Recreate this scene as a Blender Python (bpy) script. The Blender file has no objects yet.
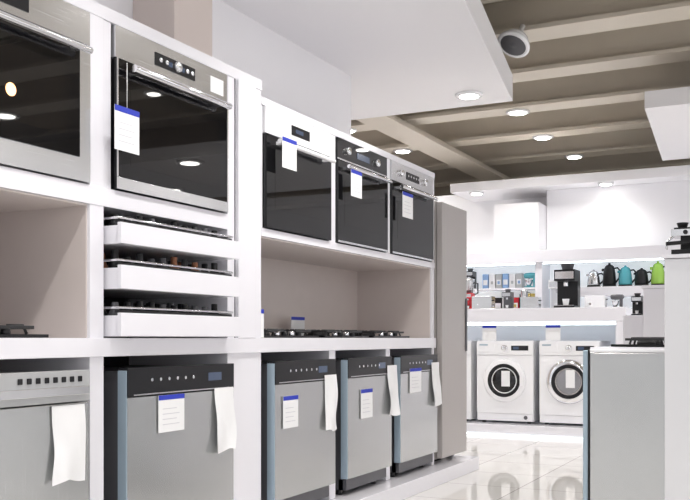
import bpy, bmesh, math, random
from mathutils import Vector, Matrix
random.seed(4)
scene=bpy.context.scene
scene.view_settings.view_transform='Standard'

# ---------------------------------------------------------------- materials
def mat(name,col,rough=0.4,metal=0.0,emit=None,es=0,coat=0,noise=0,nscale=8,spec=None):
    m=bpy.data.materials.new(name); m.use_nodes=True
    nt=m.node_tree; b=nt.nodes['Principled BSDF']
    b.inputs['Base Color'].default_value=(*col,1)
    b.inputs['Roughness'].default_value=rough
    b.inputs['Metallic'].default_value=metal
    if spec is not None: b.inputs['Specular IOR Level'].default_value=spec
    if coat: b.inputs['Coat Weight'].default_value=coat
    if emit:
        b.inputs['Emission Color'].default_value=(*emit,1); b.inputs['Emission Strength'].default_value=es
    if noise:
        tc=nt.nodes.new('ShaderNodeTexCoord'); n=nt.nodes.new('ShaderNodeTexNoise'); n.inputs['Scale'].default_value=nscale
        r=nt.nodes.new('ShaderNodeMix'); r.data_type='RGBA'
        r.inputs[6].default_value=(*[c*(1-noise) for c in col],1); r.inputs[7].default_value=(*[min(1,c*(1+noise)) for c in col],1)
        nt.links.new(tc.outputs['Object'],n.inputs['Vector']); nt.links.new(n.outputs['Fac'],r.inputs[0]); nt.links.new(r.outputs[2],b.inputs['Base Color'])
    return m
def brushed(m,scale=(2,2,220),amt=.12):
    nt=m.node_tree; b=nt.nodes['Principled BSDF']
    tc=nt.nodes.new('ShaderNodeTexCoord'); mp=nt.nodes.new('ShaderNodeMapping'); mp.inputs['Scale'].default_value=scale
    n=nt.nodes.new('ShaderNodeTexNoise'); n.inputs['Scale'].default_value=1.5
    mr=nt.nodes.new('ShaderNodeMapRange'); r=b.inputs['Roughness'].default_value
    mr.inputs['To Min'].default_value=r-amt; mr.inputs['To Max'].default_value=r+amt
    nt.links.new(tc.outputs['Object'],mp.inputs[0]); nt.links.new(mp.outputs[0],n.inputs['Vector']); nt.links.new(n.outputs['Fac'],mr.inputs['Value']); nt.links.new(mr.outputs[0],b.inputs['Roughness'])
WHITE=mat('white_laminate',(.82,.81,.855),.12,noise=.01,nscale=2)
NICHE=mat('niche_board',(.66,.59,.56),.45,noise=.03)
WALLW=mat('wall_paint',(.88,.87,.89),.6,noise=.01,nscale=1)
WALLB=mat('wall_beige',(.66,.58,.54),.6,noise=.03,nscale=1)
SOFF=mat('soffit_paint',(.88,.87,.89),.6,noise=.01,nscale=1)
TAUPE=mat('beam_paint',(.62,.565,.48),.5,noise=.06,nscale=3)
DECK=mat('deck_paint',(.24,.20,.15),.7,noise=.1,nscale=3)
DECKL=mat('deck_rib_paint',(.42,.37,.30),.6,noise=.1,nscale=3)
STEEL=mat('brushed_steel',(.70,.70,.71),.24,.95,noise=.05,nscale=3); brushed(STEEL,amt=.08)
DWST=mat('film_steel',(.58,.59,.59),.26,.85,noise=.04,nscale=2); brushed(DWST,(3,900,3),.03)
DWGR=mat('grey_panel',(.50,.505,.51),.35,.4)
FRID=mat('fridge_side',(.44,.41,.395),.35,.25)
BLUE=mat('blue_film',(.38,.48,.56),.3,.4)
GLASS=mat('black_glass',(.004,.004,.005),.02,spec=.45)
GLASS2=mat('black_glass_window',(.007,.006,.006),.02,spec=.45)
BLACK=mat('black_plastic',(.010,.010,.012),.3,spec=.35)
IRON=mat('cast_iron',(.02,.02,.022),.55)
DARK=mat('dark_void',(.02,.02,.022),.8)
PAPER=mat('paper',(.85,.85,.86),.8)
PBLUE=mat('paper_blue',(.02,.04,.45),.6)
PGREY=mat('print_grey',(.62,.62,.66),.8)
APPW=mat('appliance_white',(.90,.90,.92),.25)
PANELW=mat('satin_grey_white',(.76,.76,.78),.25,.3)
CHROME=mat('chrome',(.8,.8,.82),.12,1)
LAMP=mat('lamp_glow',(1,1,1),.5,emit=(1,.97,.92),es=40)
LED=mat('led_strip',(1,1,1),.5,emit=(.85,.97,1),es=4)
LED2=mat('led_plinth',(1,1,1),.5,emit=(.85,.97,1),es=1.3)
BACKLIT=mat('backlit_panel',(.84,.86,.87),.5,emit=(.9,.95,1),es=.38)
RED=mat('red_enamel',(.5,.02,.03),.25)
GREEN=mat('green_enamel',(.35,.6,.1),.25)
ORANGE=mat('orange_enamel',(.8,.3,.04),.25)
PINK=mat('pink_plastic',(.7,.3,.4),.4)
TEAL=mat('teal_enamel',(.1,.42,.48),.25)
CBLUE=mat('carton_blue',(.25,.4,.65),.6)
YELL=mat('carton_yellow',(.65,.5,.12),.6)
DGREY=mat('dark_grey',(.10,.10,.11),.4)
CAVITY=mat('wash_cavity',(.30,.30,.32),.4,.5)
DISP=mat('display',(.02,.02,.03),.1,emit=(.4,.6,1),es=.12)
AMBER=mat('amber_glow_spot',(1,.6,.3),.4,emit=(1,.55,.25),es=2)
AMB2=mat('copper_jar',(.35,.15,.08),.3,.4)
FLOOR=bpy.data.materials.new('floor_tiles'); FLOOR.use_nodes=True
nt=FLOOR.node_tree; b=nt.nodes['Principled BSDF']; b.inputs['Roughness'].default_value=.04; b.inputs['Specular IOR Level'].default_value=.7
tc=nt.nodes.new('ShaderNodeTexCoord'); br=nt.nodes.new('ShaderNodeTexBrick')
br.offset=0; br.inputs['Scale'].default_value=1; br.inputs['Brick Width'].default_value=.6; br.inputs['Row Height'].default_value=.6
br.inputs['Mortar Size'].default_value=.004
br.inputs['Color1'].default_value=(.72,.70,.67,1); br.inputs['Color2'].default_value=(.77,.75,.72,1); br.inputs['Mortar'].default_value=(.38,.36,.34,1)
nt.links.new(tc.outputs['Object'],br.inputs['Vector']); nt.links.new(br.outputs['Color'],b.inputs['Base Color'])

# ---------------------------------------------------------------- builder
class B:
    def __init__(s): s.bm=bmesh.new(); s.m=[]
    def mi(s,m):
        if m not in s.m: s.m.append(m)
        return s.m.index(m)
    def box(s,x0,x1,y0,y1,z0,z1,m):
        i=s.mi(m)
        v=[s.bm.verts.new(p) for p in [(x0,y0,z0),(x1,y0,z0),(x1,y1,z0),(x0,y1,z0),(x0,y0,z1),(x1,y0,z1),(x1,y1,z1),(x0,y1,z1)]]
        for f in [(3,2,1,0),(4,5,6,7),(0,1,5,4),(1,2,6,5),(2,3,7,6),(3,0,4,7)]:
            s.bm.faces.new([v[k] for k in f]).material_index=i
    def prism(s,pts,z0,z1,m):
        i=s.mi(m); a=[s.bm.verts.new((p[0],p[1],z0)) for p in pts]; c=[s.bm.verts.new((p[0],p[1],z1)) for p in pts]
        n=len(pts)
        s.bm.faces.new(a[::-1]).material_index=i; s.bm.faces.new(c).material_index=i
        for k in range(n): s.bm.faces.new([a[k],a[(k+1)%n],c[(k+1)%n],c[k]]).material_index=i
    def lathe(s,c,prof,m,axis='Z',seg=28):
        i=s.mi(m); c=Vector(c); rings=[]
        R={'Z':lambda a,b,z:Vector((a,b,z)),'X':lambda a,b,z:Vector((z,a,b)),'Y':lambda a,b,z:Vector((b,z,a))}[axis]
        for r,z in prof:
            rings.append([s.bm.verts.new(c+R(r*math.cos(2*math.pi*k/seg),r*math.sin(2*math.pi*k/seg),z)) for k in range(seg)])
        for a,b2 in zip(rings,rings[1:]):
            for k in range(seg):
                f=s.bm.faces.new([a[k],a[(k+1)%seg],b2[(k+1)%seg],b2[k]]); f.material_index=i; f.smooth=True
        if prof[0][0]>1e-5: s.bm.faces.new(rings[0][::-1]).material_index=i
        if prof[-1][0]>1e-5: s.bm.faces.new(rings[-1]).material_index=i
    def cyl(s,c,r,h,m,axis='Z',seg=24): s.lathe(c,[(r,0),(r,h)],m,axis,seg)
    def tube(s,pts,r,m,seg=10):
        i=s.mi(m); pts=[Vector(p) for p in pts]; rings=[]
        for k,p in enumerate(pts):
            t=(pts[min(k+1,len(pts)-1)]-pts[max(k-1,0)]).normalized()
            u=t.orthogonal().normalized() if k==0 else (pu-t*pu.dot(t)).normalized()
            pu=u; w=t.cross(u)
            rings.append([s.bm.verts.new(p+u*r*math.cos(2*math.pi*j/seg)+w*r*math.sin(2*math.pi*j/seg)) for j in range(seg)])
        for a,b2 in zip(rings,rings[1:]):
            for k in range(seg):
                f=s.bm.faces.new([a[k],a[(k+1)%seg],b2[(k+1)%seg],b2[k]]); f.material_index=i; f.smooth=True
        s.bm.faces.new(rings[0][::-1]).material_index=i; s.bm.faces.new(rings[-1]).material_index=i
    def sheet(s,x,y0,y1,z0,z1,m,amp=.012,seed=0,ny=8,nz=14):
        i=s.mi(m); g=[]
        rnd=random.Random(seed); p1,p2,p3=[rnd.uniform(0,6) for _ in range(3)]
        for a in range(nz+1):
            t=a/nz; row=[]
            for k in range(ny+1):
                q=k/ny
                dx=amp*t*(math.sin(q*5+p1+t*3)+.6*math.sin(q*9+p2-t*7))+amp*1.5*t
                dy=.012*math.sin(t*5+p3)*t
                row.append(s.bm.verts.new((x+abs(dx),y0+(y1-y0)*q+dy,z1+(z0-z1)*t+.008*math.sin(q*6+p2)*t)))
            g.append(row)
        for a in range(nz):
            for k in range(ny):
                f=s.bm.faces.new([g[a][k],g[a+1][k],g[a+1][k+1],g[a][k+1]]); f.material_index=i; f.smooth=True
    def done(s,name,bev=.002):
        bmesh.ops.recalc_face_normals(s.bm,faces=s.bm.faces[:])
        xs=[v.co for v in s.bm.verts]
        o=Vector(((min(v.x for v in xs)+max(v.x for v in xs))/2,(min(v.y for v in xs)+max(v.y for v in xs))/2,min(v.z for v in xs)))
        for v in s.bm.verts: v.co-=o
        me=bpy.data.meshes.new(name); s.bm.to_mesh(me); s.bm.free()
        for m in s.m: me.materials.append(m)
        ob=bpy.data.objects.new(name,me); ob.location=o; scene.collection.objects.link(ob)
        if bev:
            md=ob.modifiers.new('bevel','BEVEL'); md.width=bev; md.segments=2; md.limit_method='ANGLE'; md.angle_limit=math.radians(50)
        return ob

# ---------------------------------------------------------------- shell
f=B(); f.box(-6,5,-3,15,-.1,0,FLOOR); fo=f.done('floor',0)
w=B(); w.box(-3.25,-2.975,-3,6.05,0,2.92,WALLW); w.done('wall_left',0)
w=B(); w.box(-6.1,-6,6.05,15,0,3.75,WALLB); w.done('wall_left_far',0)
w=B(); w.box(-2.975,-2.72,3.60,3.92,2.26,2.92,WALLB); w.done('wall_pilaster',.004)
w=B(); w.box(-6,5,11.4,11.5,0,2.87,WALLW); w.done('wall_back',0)
w=B(); w.box(-6,5,15,15.1,0,3.75,TAUPE); w.done('wall_back_far',0)
w=B(); w.box(-3.85,5,10.55,11.4,2.76,2.87,WALLW); w.box(-2.76,5,10.9,11.4,1.98,2.76,WALLW); w.box(-3.30,-2.765,10.551,11.4,1.98,2.58,WALLW); w.done('wall_back_bulkhead',.004)
c=B(); c.box(-6,5,-3,15,3.75,3.8,DECK)
for k in range(30): 
    y=4+k*.36
    c.box(-6,5,y,y+.16,3.715,3.75,DECKL)
c.done('ceiling',0)
def beam(y,zb=3.4):
    b=B(); b.box(-6,5,y-.15,y+.15,zb,zb+.035,TAUPE); b.box(-6,5,y-.05,y+.05,zb+.035,3.69,TAUPE); b.box(-6,5,y-.15,y+.15,3.69,3.72,TAUPE); b.done('ceiling_beam',0)
for y in (4.2,5.2,6.2,7.2,8.3,9.5,10.8,12.2,13.6): beam(y)
b=B(); b.box(-4.2,-3.85,7.3,15,3.28,3.32,TAUPE); b.box(-4.1,-3.95,7.3,15,3.32,3.40,TAUPE); b.done('ceiling_girder',0)
s=B(); s.prism([(-6,-3),(-.45,-3),(-.9,0),(-1.28,2.5),(-1.73,4.98),(-2.12,7.28),(-6,7.28)],2.92,3.13,SOFF); s.done('ceiling_soffit_left',0)
s=B(); s.prism([(-1.2,8.0),(5,8.0),(5,10.45),(-1.38,10.45)],2.92,3.06,SOFF); s.done('ceiling_soffit_right',0)

# ---------------------------------------------------------------- cabinet wall
XB,XF=-2.96,-2.36
c=B()
W=WHITE
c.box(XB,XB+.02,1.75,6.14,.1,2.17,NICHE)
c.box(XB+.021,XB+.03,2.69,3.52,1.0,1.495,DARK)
c.box(XB+.02,XF,1.75,1.83,.1,2.205,W)
c.box(XB+.02,XF,2.615,2.69,.1,2.205,W)
c.box(XB+.02,XF,3.52,3.81,.1,2.205,W)
c.box(XB+.02,XF+.003,1.75,3.815,2.20,2.25,W)
c.box(XB+.02,XF+.003,1.83,3.52,1.495,1.565,W)
c.box(XB+.02,XF+.012,1.75,6.145,.93,1.0,W)
c.box(XB+.02,XF+.003,3.81,6.142,2.135,2.173,W)
c.box(XB+.02,XF+.003,3.81,6.142,1.495,1.535,W)
for y0,y1 in ((4.525,4.60),(5.295,5.36)):
    c.box(XB+.02,XF,y0,y1,1.535,2.135,W); c.box(XB+.02,XF,y0,y1,.1,.93,W)
c.box(XB+.02,XF,6.09,6.14,.1,2.17,W)
c.box(XB+.02,XF-.004,2.69,2.735,1.565,2.20,W)
c.box(XB+.02,XF-.004,3.81,3.83,1.535,2.135,W)
c.box(XF,XF+.003,3.575,3.582,1.0,2.20,DGREY)
c.box(XF,XF+.014,3.59,3.74,1.0,2.20,W)
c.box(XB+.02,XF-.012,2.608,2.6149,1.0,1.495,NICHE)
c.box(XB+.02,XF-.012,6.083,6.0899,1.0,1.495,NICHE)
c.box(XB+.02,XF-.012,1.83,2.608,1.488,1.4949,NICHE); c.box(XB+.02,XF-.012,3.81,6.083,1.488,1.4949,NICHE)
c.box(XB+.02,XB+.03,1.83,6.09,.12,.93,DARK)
c.done('built_in_cabinet',.003)
c=B(); c.box(-2.42,-2.22,1.75,6.72,0,.0985,W); c.box(XB,-2.42,1.75,6.72,0,.0985,DARK); c.done('cabinet_plinth',.003)

def handle(b,x,y0,y1,z,m,r=.011,off=.045):
    b.cyl((x+off,y0,z),r,y1-y0,m,'Y',16)
    for y in (y0+.04,y1-.06): b.box(x,x+off,y,y+.02,z-.008,z+.008,m)

def oven(y0,y1,z0,z1,style):
    b=B(); x=XF+.004
    b.box(-2.88,x-.02,y0+.01,y1-.01,z0+.005,z1-.01,DGREY)
    cp=.125 if style!='white' else .13
    zc=z1-cp
    PM={'steel':STEEL,'steel2':STEEL,'white':APPW,'black':GLASS,'steel3':STEEL}[style]
    b.box(x-.02,x+.006,y0,y1,zc+.003,z1,PM)
    yc=(y0+y1)/2
    if style=='steel':
        b.box(x-.02,x+.008,y0,y1,z0,zc-.003,STEEL)
        b.box(x+.008,x+.013,y0+.03,y1-.06,z0+.085,zc-.03,GLASS)
        b.box(x+.013,x+.0135,y0+.11,y1-.13,z0+.15,zc-.10,GLASS2)
        b.cyl((x+.0137,y0+.37,z0+.25),.022,.002,AMBER,'X')  # emissive amber spot painted on the outer door glass, no lamp behind it
        hm=STEEL
    else:
        b.box(x-.02,x+.012,y0,y1,z0,zc-.003,GLASS)
        b.box(x+.012,x+.0125,y0+.08,y1-.08,z0+.10,zc-.11,GLASS2)
        hm={'steel2':CHROME,'white':APPW,'black':CHROME,'steel3':CHROME}[style]
    if style=='steel2':
        b.box(x+.012,x+.014,y0,y1,z0,z0+.045,STEEL)
        b.box(x+.012,x+.014,y0,y0+.008,z0+.046,zc,STEEL); b.box(x+.012,x+.014,y1-.008,y1,z0+.046,zc,STEEL)
    if style in('black','steel3'):
        b.box(x+.012,x+.013,y0,y1,z0,z0+.012,STEEL)
    handle(b,x+.01,y0+.05,y1-.05,zc-.035,hm,.012 if style!='steel2' else .015)
    if style=='steel':
        b.box(x+.006,x+.009,y0+.05,y1-.30,zc+.03,z1-.02,BLACK); b.box(x+.009,x+.0095,y0+.2,y0+.32,zc+.05,z1-.04,DISP)
    elif style=='steel2':
        b.box(x+.006,x+.009,yc-.14,yc+.13,zc+.035,z1-.038,BLACK)
        for k,yy in enumerate((-.11,-.07,.07,.105)):
            b.lathe((x+.009,yc+yy,zc+.06),[(.010,0),(.010,.006),(.008,.008),(0,.008)],CHROME,'X')
        b.lathe((x+.009,yc-.0,zc+.06),[(.022,0),(.022,.014),(.018,.018),(0,.018)],STEEL,'X')
        b.box(x+.009,x+.0095,yc-.055,yc-.028,zc+.05,zc+.07,DISP); b.box(x+.009,x+.0095,yc+.028,yc+.055,zc+.05,zc+.07,DISP)
        b.box(x+.006,x+.0075,y1-.13,y1-.03,zc+.02,zc+.09,PAPER)
    elif style=='white':
        b.box(x+.006,x+.009,yc-.09,yc+.10,zc+.04,z1-.04,BLACK); b.box(x+.009,x+.0095,yc-.05,yc+.03,zc+.055,z1-.055,DISP)
    elif style=='black':
        for yy in (-.22,.18): b.lathe((x+.006,yc+yy,zc+.065),[(.022,0),(.022,.018),(.018,.022),(0,.022)],CHROME,'X')
        b.box(x+.006,x+.008,yc-.09,yc+.08,zc+.045,z1-.045,DISP)
        b.box(x+.006,x+.0075,y0,y1,zc+.004,zc+.012,STEEL)
    else:
        for yy in (-.22,.2): b.lathe((x+.006,yc+yy,zc+.065),[(.022,0),(.022,.018),(.018,.022),(0,.022)],CHROME,'X')
        b.box(x+.006,x+.009,yc-.12,yc+.10,zc+.04,z1-.035,BLACK)
        for k in range(5): b.cyl((x+.009,yc-.1+k*.045,zc+.065),.008,.006,CHROME,'X',12)
    return b.done('built_in_oven',.0015)
oven(1.85,2.605,1.57,2.195,'steel')
oven(2.745,3.50,1.57,2.195,'steel2')
oven(3.835,4.52,1.54,2.13,'white')
oven(4.605,5.29,1.54,2.13,'black')
oven(5.365,6.085,1.54,2.13,'steel3')

def tag(x,y0,y1,z0,z1,name='price_tag',string=0):
    b=B(); b.box(x,x+.002,y0,y1,z0,z1,PAPER); b.box(x+.002,x+.003,y0,y1,z1-(z1-z0)*.13,z1,PBLUE)
    for k in range(4):
        z=z0+(z1-z0)*(.2+.14*k); b.box(x+.002,x+.0025,y0+(y1-y0)*.15,y1-(y1-y0)*(.2+.1*(k%2)),z,z+.003,PGREY)
    if string: b.tube([(x+.001,(y0+y1)/2,z1-.005),(x+.001,(y0+y1)/2,z1+string)],.0012,PAPER,6)
    b.done(name,0)
HX=-2.283
tag(HX,2.66,2.80,1.70,1.865,string=.17)
tag(HX,3.88,4.02,1.835,1.985)
tag(HX,4.64,4.78,1.80,1.95)
tag(HX,5.38,5.55,1.77,1.93)

# ---------------------------------------------------------------- dishwashers
def dishwasher(y0,y1,gray=False,sheets=(),tg=None):
    b=B(); x0=XF+.003; x1=-2.312; zt=.885; zb=.20
    b.box(-2.9,x0,y0+.03,y1-.01,.13,.87,DGREY)
    b.box(x0,x1,y0+.006,y1,.775,zt,DWGR if gray else BLACK)
    b.box(x0,x1-.002,y0+.006,y1,zb,.77,DWST)
    b.box(x0,x1-.004,y0,y0+.0055,zb,zt-.01,BLUE)
    b.box(x0-.03,x0+.02,y0+.03,y1-.03,.13,.195,DGREY)
    for yy in (y0+.06,y1-.10): b.cyl((x0-.04,yy,.10),.018,.04,BLACK)
    if not gray:
        for k in range(6): b.cyl((x1,y0+.15+k*.055,.835),.007,.003,CHROME,'X',12)
        b.box(x1,x1+.001,y1-.2,y1-.1,.815,.85,DISP)
        b.box(x1,x1+.0015,y0+.04,y1-.04,.777,.782,STEEL)
    else:
        b.box(x1,x1+.02,y0+.02,y1-.02,.80,.83,STEEL)
        for k in range(8): b.box(x1,x1+.004,y0+.36+k*.04,y0+.38+k*.04,.845,.865,BLACK)
    b.done('built_in_dishwasher',.003)
    for k,(a,c2,z0,z1) in enumerate(sheets):
        p=B(); p.sheet(x1+.004,a,c2,z0,z1,PAPER,.010,seed=int(a*100)); p.done('instruction_sheet',0)
    if tg: tag(x1+.004,*tg)
dishwasher(1.86,2.56,True,[(2.37,2.53,.50,.765)])
dishwasher(2.765,3.50,False,[(3.34,3.49,.50,.78)],(2.95,3.12,.62,.77))
dishwasher(3.86,4.51,False,[(4.37,4.51,.50,.80)],(3.93,4.08,.55,.71))
dishwasher(4.66,5.28,False,[(5.20,5.35,.52,.83)],(4.82,4.98,.53,.70))
dishwasher(5.42,6.08,False,[(5.95,6.10,.53,.83)],(5.56,5.76,.64,.80))

# ---------------------------------------------------------------- pull-out drawers
def drawer(z0,z1,zh,kind):
    b=B(); xf=-2.285; y0,y1=2.70,3.51
    b.box(xf-.018,xf,y0,y1,z0,z1,WHITE)
    b.box(XB+.1,xf-.018,y0+.01,y0+.025,z0,z1-.01,WHITE); b.box(XB+.1,xf-.018,y1-.025,y1-.01,z0,z1-.01,WHITE)
    b.box(XB+.1,xf-.018,y0+.025,y1-.025,z0,z0+.012,WHITE)
    b.box(xf-.05,xf-.03,y0+.02,y1-.02,z1,z1+.012,BLACK)
    b.tube([(XB+.1,y0+.02,z1+.02),(xf-.03,y0+.02,z1+.02),(xf-.03,y1-.02,z1+.02),(XB+.1,y1-.02,z1+.02)],.005,CHROME)
    rnd=random.Random(kind)
    for r in range(3):
        for k in range(10):
            y=y0+.07+k*.074; x=xf-.09-r*.13; h=(z1-z0)+zh*rnd.uniform(.5,.95)
            m=rnd.choice([BLACK,DGREY,IRON,AMB2 if kind==2 else BLACK])
            b.lathe((x,y,z0+.013),[(.022,0),(.026,.01),(.026,h*.6),(.014,h*.8),(.014,h)],m,'Z',14)
    b.done('pull_out_drawer',.002)
drawer(1.355,1.435,.045,1)
drawer(1.185,1.275,.055,2)
drawer(1.006,1.095,.05,3)

# ---------------------------------------------------------------- hobs
def hob(x0,x1,y0,y1,z,name='gas_hob'):
    b=B(); b.box(x0,x1,y0,y1,z,z+.012,GLASS)
    cx=[x0+(x1-x0)*.27,x0+(x1-x0)*.75]; cy=[y0+(y1-y0)*.25,y0+(y1-y0)*.75]
    for a in cx:
        for d in cy:
            b.lathe((a,d,z+.012),[(.045,0),(.045,.01),(.035,.018),(0,.02)],IRON)
            r=.085
            for q in range(4):
                t=math.pi/4+q*math.pi/2
                b.tube([(a+.03*math.cos(t),d+.03*math.sin(t),z+.042),(a+r*math.cos(t),d+r*math.sin(t),z+.042),(a+r*1.15*math.cos(t),d+r*1.15*math.sin(t),z+.012)],.006,IRON,8)
            b.box(a-r,a+r,d-r-.004,d-r+.004,z+.03,z+.042,IRON); b.box(a-r,a+r,d+r-.004,d+r+.004,z+.03,z+.042,IRON)
            b.box(a-r-.004,a-r+.004,d-r,d+r,z+.03,z+.042,IRON); b.box(a+r-.004,a+r+.004,d-r,d+r,z+.03,z+.042,IRON)
    for k in range(4): b.lathe((x1-.03,y0+(y1-y0)*(.3+.13*k),z+.012),[(.016,0),(.016,.02),(.012,.024),(0,.024)],BLACK if k%2 else CHROME)
    b.done(name,.001)
hob(-2.82,-2.40,1.90,2.45,1.001)
for y in (3.90,4.55,5.20): hob(-2.82,-2.40,y,y+.58,1.001)
def stand_tag(x,y,z,w=.12,h=.11,face='X'):
    b=B()
    if face=='X':
        b.box(x,x+.003,y,y+w,z,z+h,PAPER); b.box(x+.003,x+.004,y,y+w,z+h*.85,z+h,PBLUE); b.box(x-.03,x,y,y+w,z,z+.003,PAPER)
    else:
        b.box(x,x+w,y-.003,y,z,z+h,PAPER); b.box(x,x+w,y-.004,y-.003,z+h*.82,z+h,PBLUE); b.box(x,x+w,y,y+.03,z,z+.003,PAPER)
    b.done('price_tag',0)
stand_tag(-2.40,3.815,1.002,.08,.14); stand_tag(-2.85,4.42,1.002,.14,.19); stand_tag(-2.85,4.95,1.002,.17,.13)

# ---------------------------------------------------------------- fridge beside
b=B(); b.box(-2.95,-2.36,6.17,6.70,.13,1.98,FRID); b.box(-2.357,-2.31,6.17,6.70,.14,1.97,FRID)
for y in (6.22,6.62):
    b.cyl((-2.42,y,.10),.02,.03,BLACK); b.cyl((-2.88,y,.10),.02,.03,BLACK)
b.box(-2.31,-2.30,6.66,6.69,.9,1.3,DGREY)
b.done('refrigerator',.006)

# ---------------------------------------------------------------- washers
b=B(); b.box(-4.6,-1.56,9.10,10.5,0,.118,WHITE); b.box(-4.6,-1.56,9.085,9.099,.006,.022,LED2); b.done('display_platform',.004)
def washer(xc,ring,w=.30,tagon=False):
    b=B(); y=9.27; z=.121
    b.box(xc-w,xc+w,y+.012,y+.57,z+.02,z+.85,APPW)
    b.box(xc-w,xc+w,y,y+.012,z+.10,z+.70,APPW)
    b.box(xc-w,xc+w,y-.006,y+.012,z+.705,z+.84,APPW)
    b.box(xc-w+.01,xc+w-.01,y+.004,y+.012,z+.02,z+.095,APPW)
    b.box(xc-w+.02,xc-w+.19,y-.009,y-.006,z+.735,z+.825,APPW); b.box(xc-w+.03,xc-w+.12,y-.011,y-.009,z+.80,z+.815,BLUE)
    b.lathe((xc,y-.006,z+.775),[(.034,0),(.032,-.02),(.026,-.024),(0,-.024)],CHROME,'Y')
    b.box(xc+.07,xc+w-.05,y-.008,y-.006,z+.75,z+.80,BLACK); b.box(xc+.09,xc+.15,y-.009,y-.008,z+.76,z+.79,DISP)
    c=(xc,y,z+.44)
    b.lathe(c,[(.225,0),(.225,-.012),(.21,-.03),(.165,-.036),(.155,-.024)],ring,'Y',48)
    b.lathe(c,[(.178,-.02),(.172,-.037),(.145,-.039),(.132,-.02)],BLACK,'Y',48)
    b.lathe(c,[(.138,-.018),(.12,-.026),(.07,-.04),(0,-.046)],CAVITY if ring==CHROME else GLASS,'Y',48)
    b.box(xc+.17,xc+.205,y-.045,y-.03,z+.39,z+.49,ring)
    b.cyl((xc+w-.08,y-.001,z+.06),.02,.004,DGREY,'Y')
    for xx in (xc-w+.06,xc+w-.06):
        for yy in (y+.06,y+.5): b.cyl((xx,yy,.119),.022,.024,BLACK)
    b.box(xc-.02,xc+.07,y-.054,y-.052,z+.38,z+.56 if tagon else z+.54,PAPER)
    b.done('washing_machine',.006)
washer(-3.45,APPW); washer(-2.784,APPW); washer(-2.12,CHROME,tagon=True)
for x in (-3.03,-2.36): stand_tag(x,9.29,.973,.15,.16,'Y')
b=B(); W=WHITE
b.box(-4.6,-1.56,9.24,10.5,1.165,1.305,W); b.box(-4.6,-1.56,10.1,10.5,.12,1.165,W); b.box(-1.66,-1.56,9.245,10.1,.12,1.165,W)
b.box(-4.6,-1.67,9.9,9.93,1.14,1.16,LED)
b.done('display_counter',.004)
b=B()
b.box(-4.6,1.2,10.52,10.545,.0,1.97,BACKLIT)
b.box(-4.6,1.2,10.12,10.519,1.84,1.975,W)
b.box(-4.6,1.2,10.2,10.22,1.828,1.839,LED)
b.box(-2.70,-2.62,10.15,10.519,1.306,1.84,W)
b.box(-2.20,1.2,10.12,10.519,1.45,1.555,W)
b.box(-4.6,-2.70,10.2,10.519,1.55,1.57,W)
b.box(-1.5,1.2,10.12,10.519,0,1.10,W)
b.done('display_shelving',.003)
b=B(); b.box(-1.06,1.0,7.0,7.5,0,1.36,W); b.box(-1.22,-1.06,7.1,7.5,0,1.17,W); b.box(-1.07,1.0,6.98,7.52,1.36,1.385,W); b.done('display_plinth',.005)

# ---------------------------------------------------------------- small appliances
def kettle(x,y,z,m,h=.24):
    b=B()
    b.lathe((x,y,z),[(.075,0),(.075,.02),(.068,.022)],BLACK)
    b.lathe((x,y,z+.022),[(.070,0),(.074,.02),(.066,h*.5),(.052,h*.75),(.048,h*.8),(.028,h*.86),(.012,h*.88),(.014,h*.93),(0,h*.95)],m)
    b.tube([(x+.045,y,z+h*.78),(x+.085,y,z+h*.82),(x+.11,y,z+h*.7),(x+.105,y,z+h*.4),(x+.07,y,z+h*.2)],.010,BLACK)
    b.prism([(x-.045,y-.02),(x-.045,y+.02),(x-.085,y)],z+h*.68,z+h*.8,m)
    b.done('electric_kettle',0)
cols=[STEEL,BLACK,TEAL,BLACK,GREEN,APPW,BLACK,RED,ORANGE,BLACK,APPW,TEAL,BLACK,GREEN]
for k,x in enumerate([-2.09,-1.92,-1.75,-1.58,-1.41,-1.23,-1.05,-.87,-.68,-.5,-.3,-.1,.1,.3]): kettle(x,10.33,1.556,cols[k],.19+.035*((k*2)%3))
def coffee(x,y,z,s=1,m=BLACK,name='coffee_machine'):
    b=B()
    b.box(x-.10*s,x+.10*s,y-.13*s,y+.13*s,z,z+.03*s,m); b.box(x-.10*s,x+.10*s,y+.02*s,y+.13*s,z+.03*s,z+.27*s,m)
    b.box(x-.10*s,x+.10*s,y-.12*s,y+.13*s,z+.27*s,z+.38*s,m); b.box(x-.08*s,x+.08*s,y-.11*s,y+.01*s,z+.03*s,z+.036*s,CHROME)
    b.box(x-.09*s,x+.09*s,y-.123*s,y-.12*s,z+.29*s,z+.36*s,CHROME); b.cyl((x,y-.05*s,z+.22*s),.022*s,.05*s,CHROME)
    b.lathe((x,y-.05*s,z+.037*s),[(.025*s,0),(.035*s,.06*s),(.033*s,.06*s),(.022*s,.005*s)],APPW)
    b.lathe((x,y+.02*s,z+.38*s),[(.05*s,0),(.065*s,.06*s),(.067*s,.065*s),(0,.07*s)],DGREY)
    b.done(name,.004)
coffee(-2.25,9.75,1.306,1.08)
coffee(-2.88,9.7,1.306,.5,DGREY); coffee(-3.33,9.72,1.306,.5,RED)
coffee(-3.52,10.33,1.571,.55,BLACK)
coffee(-2.47,10.3,1.306,.9,APPW)
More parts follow.
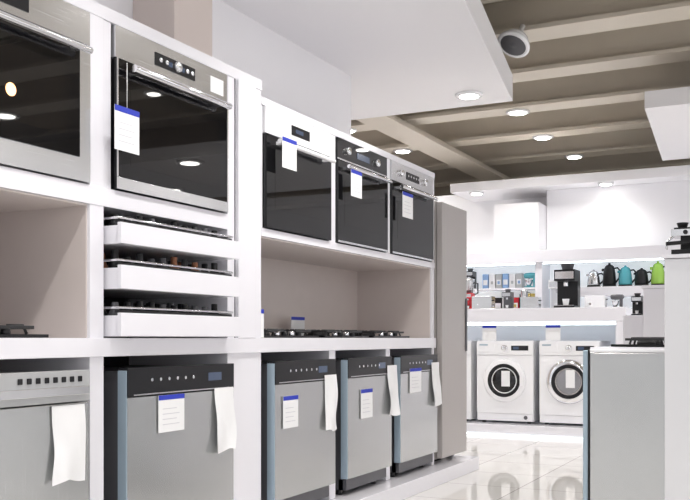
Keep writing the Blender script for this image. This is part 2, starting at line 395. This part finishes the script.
def toaster(x,y,z,m,s=1):
    b=B(); b.box(x-.13*s,x+.13*s,y-.08*s,y+.08*s,z+.01,z+.17*s,m); b.box(x-.10*s,x+.10*s,y-.045*s,y-.015*s,z+.165*s,z+.172*s,BLACK); b.box(x-.10*s,x+.10*s,y+.015*s,y+.045*s,z+.165*s,z+.172*s,BLACK)
    b.box(x-.12*s,x+.12*s,y-.07*s,y+.07*s,z,z+.012,BLACK); b.box(x+.13*s,x+.15*s,y-.02,y+.02,z+.11*s,z+.125*s,BLACK); b.lathe((x+.13*s,y,z+.05*s),[(.015,0),(.015,.012),(0,.014)],CHROME,'X')
    b.cyl((x-.06*s,y-.081*s,z+.06*s),.015,.006,CHROME,'Y'); b.done('toaster',.012)
toaster(-3.12,9.6,1.306,STEEL,.85); toaster(-2.60,9.6,1.306,STEEL,.75); toaster(-1.95,9.75,1.306,APPW,.8)
def mixer(x,y,z,m,s=1):
    b=B(); b.box(x-.12*s,x+.10*s,y-.06*s,y+.06*s,z,z+.03*s,m); b.box(x+.04*s,x+.10*s,y-.045*s,y+.045*s,z+.03*s,z+.20*s,m)
    b.lathe((x-.14*s,y,z+.23*s),[(.035*s,0),(.05*s,.02*s),(.058*s,.12*s),(.05*s,.24*s),(.02*s,.27*s)],m,'X')
    b.lathe((x-.05*s,y,z+.031*s),[(.035*s,0),(.07*s,.06*s),(.08*s,.12*s),(.077*s,.12*s),(.03*s,.01*s)],CHROME)
    b.cyl((x-.05*s,y,z+.13*s),.012*s,.06*s,CHROME); b.done('stand_mixer',.006)
mixer(-1.72,9.7,1.306,DGREY,.5); mixer(-2.78,10.3,1.571,TEAL,.6) 
def blender(x,y,z,m,s=1):
    b=B(); b.lathe((x,y,z),[(.07*s,0),(.075*s,.03*s),(.055*s,.12*s),(.045*s,.13*s)],m); b.lathe((x,y,z+.13*s),[(.04*s,0),(.05*s,.04*s),(.07*s,.2*s),(.07*s,.21*s),(.072*s,.23*s),(.03*s,.24*s),(0,.26*s)],STEEL)
    b.tube([(x+.06*s,y,z+.32*s),(x+.11*s,y,z+.31*s),(x+.11*s,y,z+.2*s),(x+.05*s,y,z+.18*s)],.009*s,BLACK); b.done('countertop_blender',0)
blender(-3.62,9.75,1.306,PINK); blender(-3.42,9.98,1.306,RED); blender(-2.74,9.85,1.306,BLACK,.6)
def cartons(x,n,y,z,cl,w,h):
    b=B()
    for k in range(n):
        xx=x+k*(w+.01); m=cl[k%len(cl)]
        b.box(xx,xx+w,y,y+.12,z,z+h,m); b.box(xx+.01,xx+w-.01,y-.002,y,z+h*.25,z+h*.6,PAPER); b.box(xx+w*.3,xx+w*.7,y-.003,y-.002,z+h*.3,z+h*.5,cl[(k+1)%len(cl)])
    b.done('boxed_accessories',.002)
cartons(-3.36,6,10.3,1.571,[CBLUE,PAPER,DWGR],.07,.17)
cartons(-3.32,4,10.3,1.306,[YELL,BLACK,PAPER,RED],.09,.16)
cartons(-2.92,2,10.3,1.306,[BLACK,YELL],.09,.20)
coffee(-1.14,7.25,1.171,.38,BLACK)

# ---------------------------------------------------------------- right foreground island
b=B()
b.box(-.56,1.2,4.30,4.36,0,1.352,PANELW); b.box(-.53,1.2,4.361,4.42,0,1.345,WHITE); b.box(-.57,1.2,4.28,4.44,1.353,1.37,WHITE)
b.done('island_partition',.004)
b=B(); b.box(-.93,1.2,4.62,5.22,.10,.93,WHITE); b.box(-.95,1.2,4.605,5.25,.93,.955,WHITE); b.box(-.85,1.2,4.68,5.2,0,.10,DARK); b.done('kitchen_island',.004)
b=B(); b.box(-.935,-.35,4.53,4.578,.20,.93,DWST); b.box(-.97,-.945,4.535,4.60,.20,.94,BLUE); b.box(-.935,-.35,4.525,4.60,.931,.948,APPW)
b.box(-.945,-.937,4.528,4.6,.2,.945,BLACK)
b.box(-.9,-.4,4.579,4.615,0,.20,DGREY)
b.done('built_in_dishwasher',.004)
hob(-.86,-.3,4.66,5.15,.957)
b=B(); z=1.371
b.box(-.53,-.30,4.29,4.43,z,z+.02,BLACK); b.box(-.50,-.33,4.37,4.43,z+.02,z+.12,BLACK); b.box(-.53,-.30,4.29,4.43,z+.08,z+.11,CHROME)
b.lathe((-.42,4.33,z+.04),[(.03,0),(.032,.025),(.03,.04)],CHROME); b.tube([(-.42,4.33,z+.055),(-.48,4.29,z+.05),(-.55,4.27,z+.045)],.009,BLACK)
b.cyl((-.47,4.29,z+.095),.010,-.01,BLACK,'Y'); b.tube([(-.52,4.3,z+.08),(-.545,4.29,z+.06),(-.55,4.29,z+.02)],.005,CHROME)
b.box(-.52,-.31,4.30,4.42,z+.111,z+.118,BLACK)
for k in range(3): b.lathe((-.49+k*.07,4.36,z+.119),[(.018,0),(.026,.025),(.024,.025),(.016,.004)],BLACK)
b.done('espresso_machine',.003)

# ---------------------------------------------------------------- lamps
def downlight(x,y,z,e=25,size=.075,name='ceiling_downlight'):
    b=B(); b.lathe((x,y,z-.02),[(size,0),(size*1.25,.004),(size*1.25,.02)],APPW); b.cyl((x,y,z-.022),size*.85,.006,LAMP)
    b.done(name,0)
    l=bpy.data.lights.new('downlight_lamp','SPOT'); l.energy=e; l.spot_size=math.radians(140); l.spot_blend=.8; l.shadow_soft_size=.07; l.color=(1,.98,.96)
    o=bpy.data.objects.new('downlight_lamp',l); o.location=(x,y,z-.04); scene.collection.objects.link(o)
for y in (-.8,.8,2.3,3.8,4.6): downlight(-1.7 if y>4 else -1.5,y,2.918,85 if y<4 else 55)  # out-of-view downlights added to light the aisle and put highlights on the glass
downlight(-2.365,6.91,2.918,55,.085)
downlight(-2.72,9.53,3.398,120,.10,name='ceiling_spotlight'); downlight(-2.79,10.85,3.398,70,.10,name='ceiling_spotlight')
downlight(-2.72,12.2,3.398,60,.10,name='ceiling_spotlight'); downlight(-4.6,10.85,3.398,50,.10,name='ceiling_spotlight')
downlight(-2.02,10.65,2.758,30,size=.07,name='ceiling_spotlight'); downlight(-3.55,10.65,2.758,30,size=.07,name='ceiling_spotlight')
downlight(-4.6,8.3,3.398,90,name='ceiling_spotlight'); downlight(-4.7,9.5,3.398,70,name='ceiling_spotlight'); downlight(-3.5,8.3,3.398,100,name='ceiling_spotlight')  # mostly hidden spots added behind the left soffit to brighten the rear
downlight(1.0,7.2,3.398,100,name='ceiling_spotlight'); downlight(3.0,7.2,3.398,90,.13,name='ceiling_spotlight'); downlight(2.4,5.2,3.398,100,.12,name='ceiling_spotlight'); downlight(1.5,4.2,3.398,110,.12,name='ceiling_spotlight'); downlight(1.5,2,3.74,110,name='ceiling_spotlight')  # unseen; the largest is inferred from an oven-glass reflection, the rest added for light
downlight(1.3,8.2,2.918,90,.12); downlight(-.7,8.4,2.918,80); downlight(2.6,9.6,2.918,50,.12)  # out of view; first inferred from an oven-glass reflection, other two added for light
b=B(); b.lathe((0,0,0),[(.125,.0),(.13,-.015),(.105,-.03),(.10,-.02)],APPW); b.lathe((0,0,0),[(.108,-.022),(.06,-.014),(.03,-.022),(0,-.026)],DGREY); b.lathe((0,0,.001),[(.12,0),(.09,.06),(.02,.08),(.02,.19)],APPW)
o=b.done('ceiling_speaker',0)
o.location=(-1.98,6.80,3.21); o.rotation_euler=(math.radians(-32),math.radians(14),0)

# world: soft, uneven ambient of a large bright showroom
wd=bpy.data.worlds.new('world'); scene.world=wd; wd.use_nodes=True
nt=wd.node_tree; bg=nt.nodes['Background']
tc=nt.nodes.new('ShaderNodeTexCoord'); n=nt.nodes.new('ShaderNodeTexNoise'); n.inputs['Scale'].default_value=2.6; n.inputs['Detail'].default_value=2
mr=nt.nodes.new('ShaderNodeMapRange'); mr.inputs['From Min'].default_value=.35; mr.inputs['From Max'].default_value=.65; mr.inputs['To Min'].default_value=.5; mr.inputs['To Max'].default_value=1.7
nt.links.new(tc.outputs['Generated'],n.inputs['Vector']); nt.links.new(n.outputs['Fac'],mr.inputs['Value']); nt.links.new(mr.outputs[0],bg.inputs[1])
bg.inputs[0].default_value=(.98,.98,1,1)

cam=bpy.data.cameras.new('camera'); cam.lens=48.0; cam.sensor_width=36; cam.shift_y=.1275
co=bpy.data.objects.new('camera',cam); co.location=(0,0,1.0); co.rotation_euler=(math.radians(90),0,math.radians(26.565)); scene.collection.objects.link(co); scene.camera=co
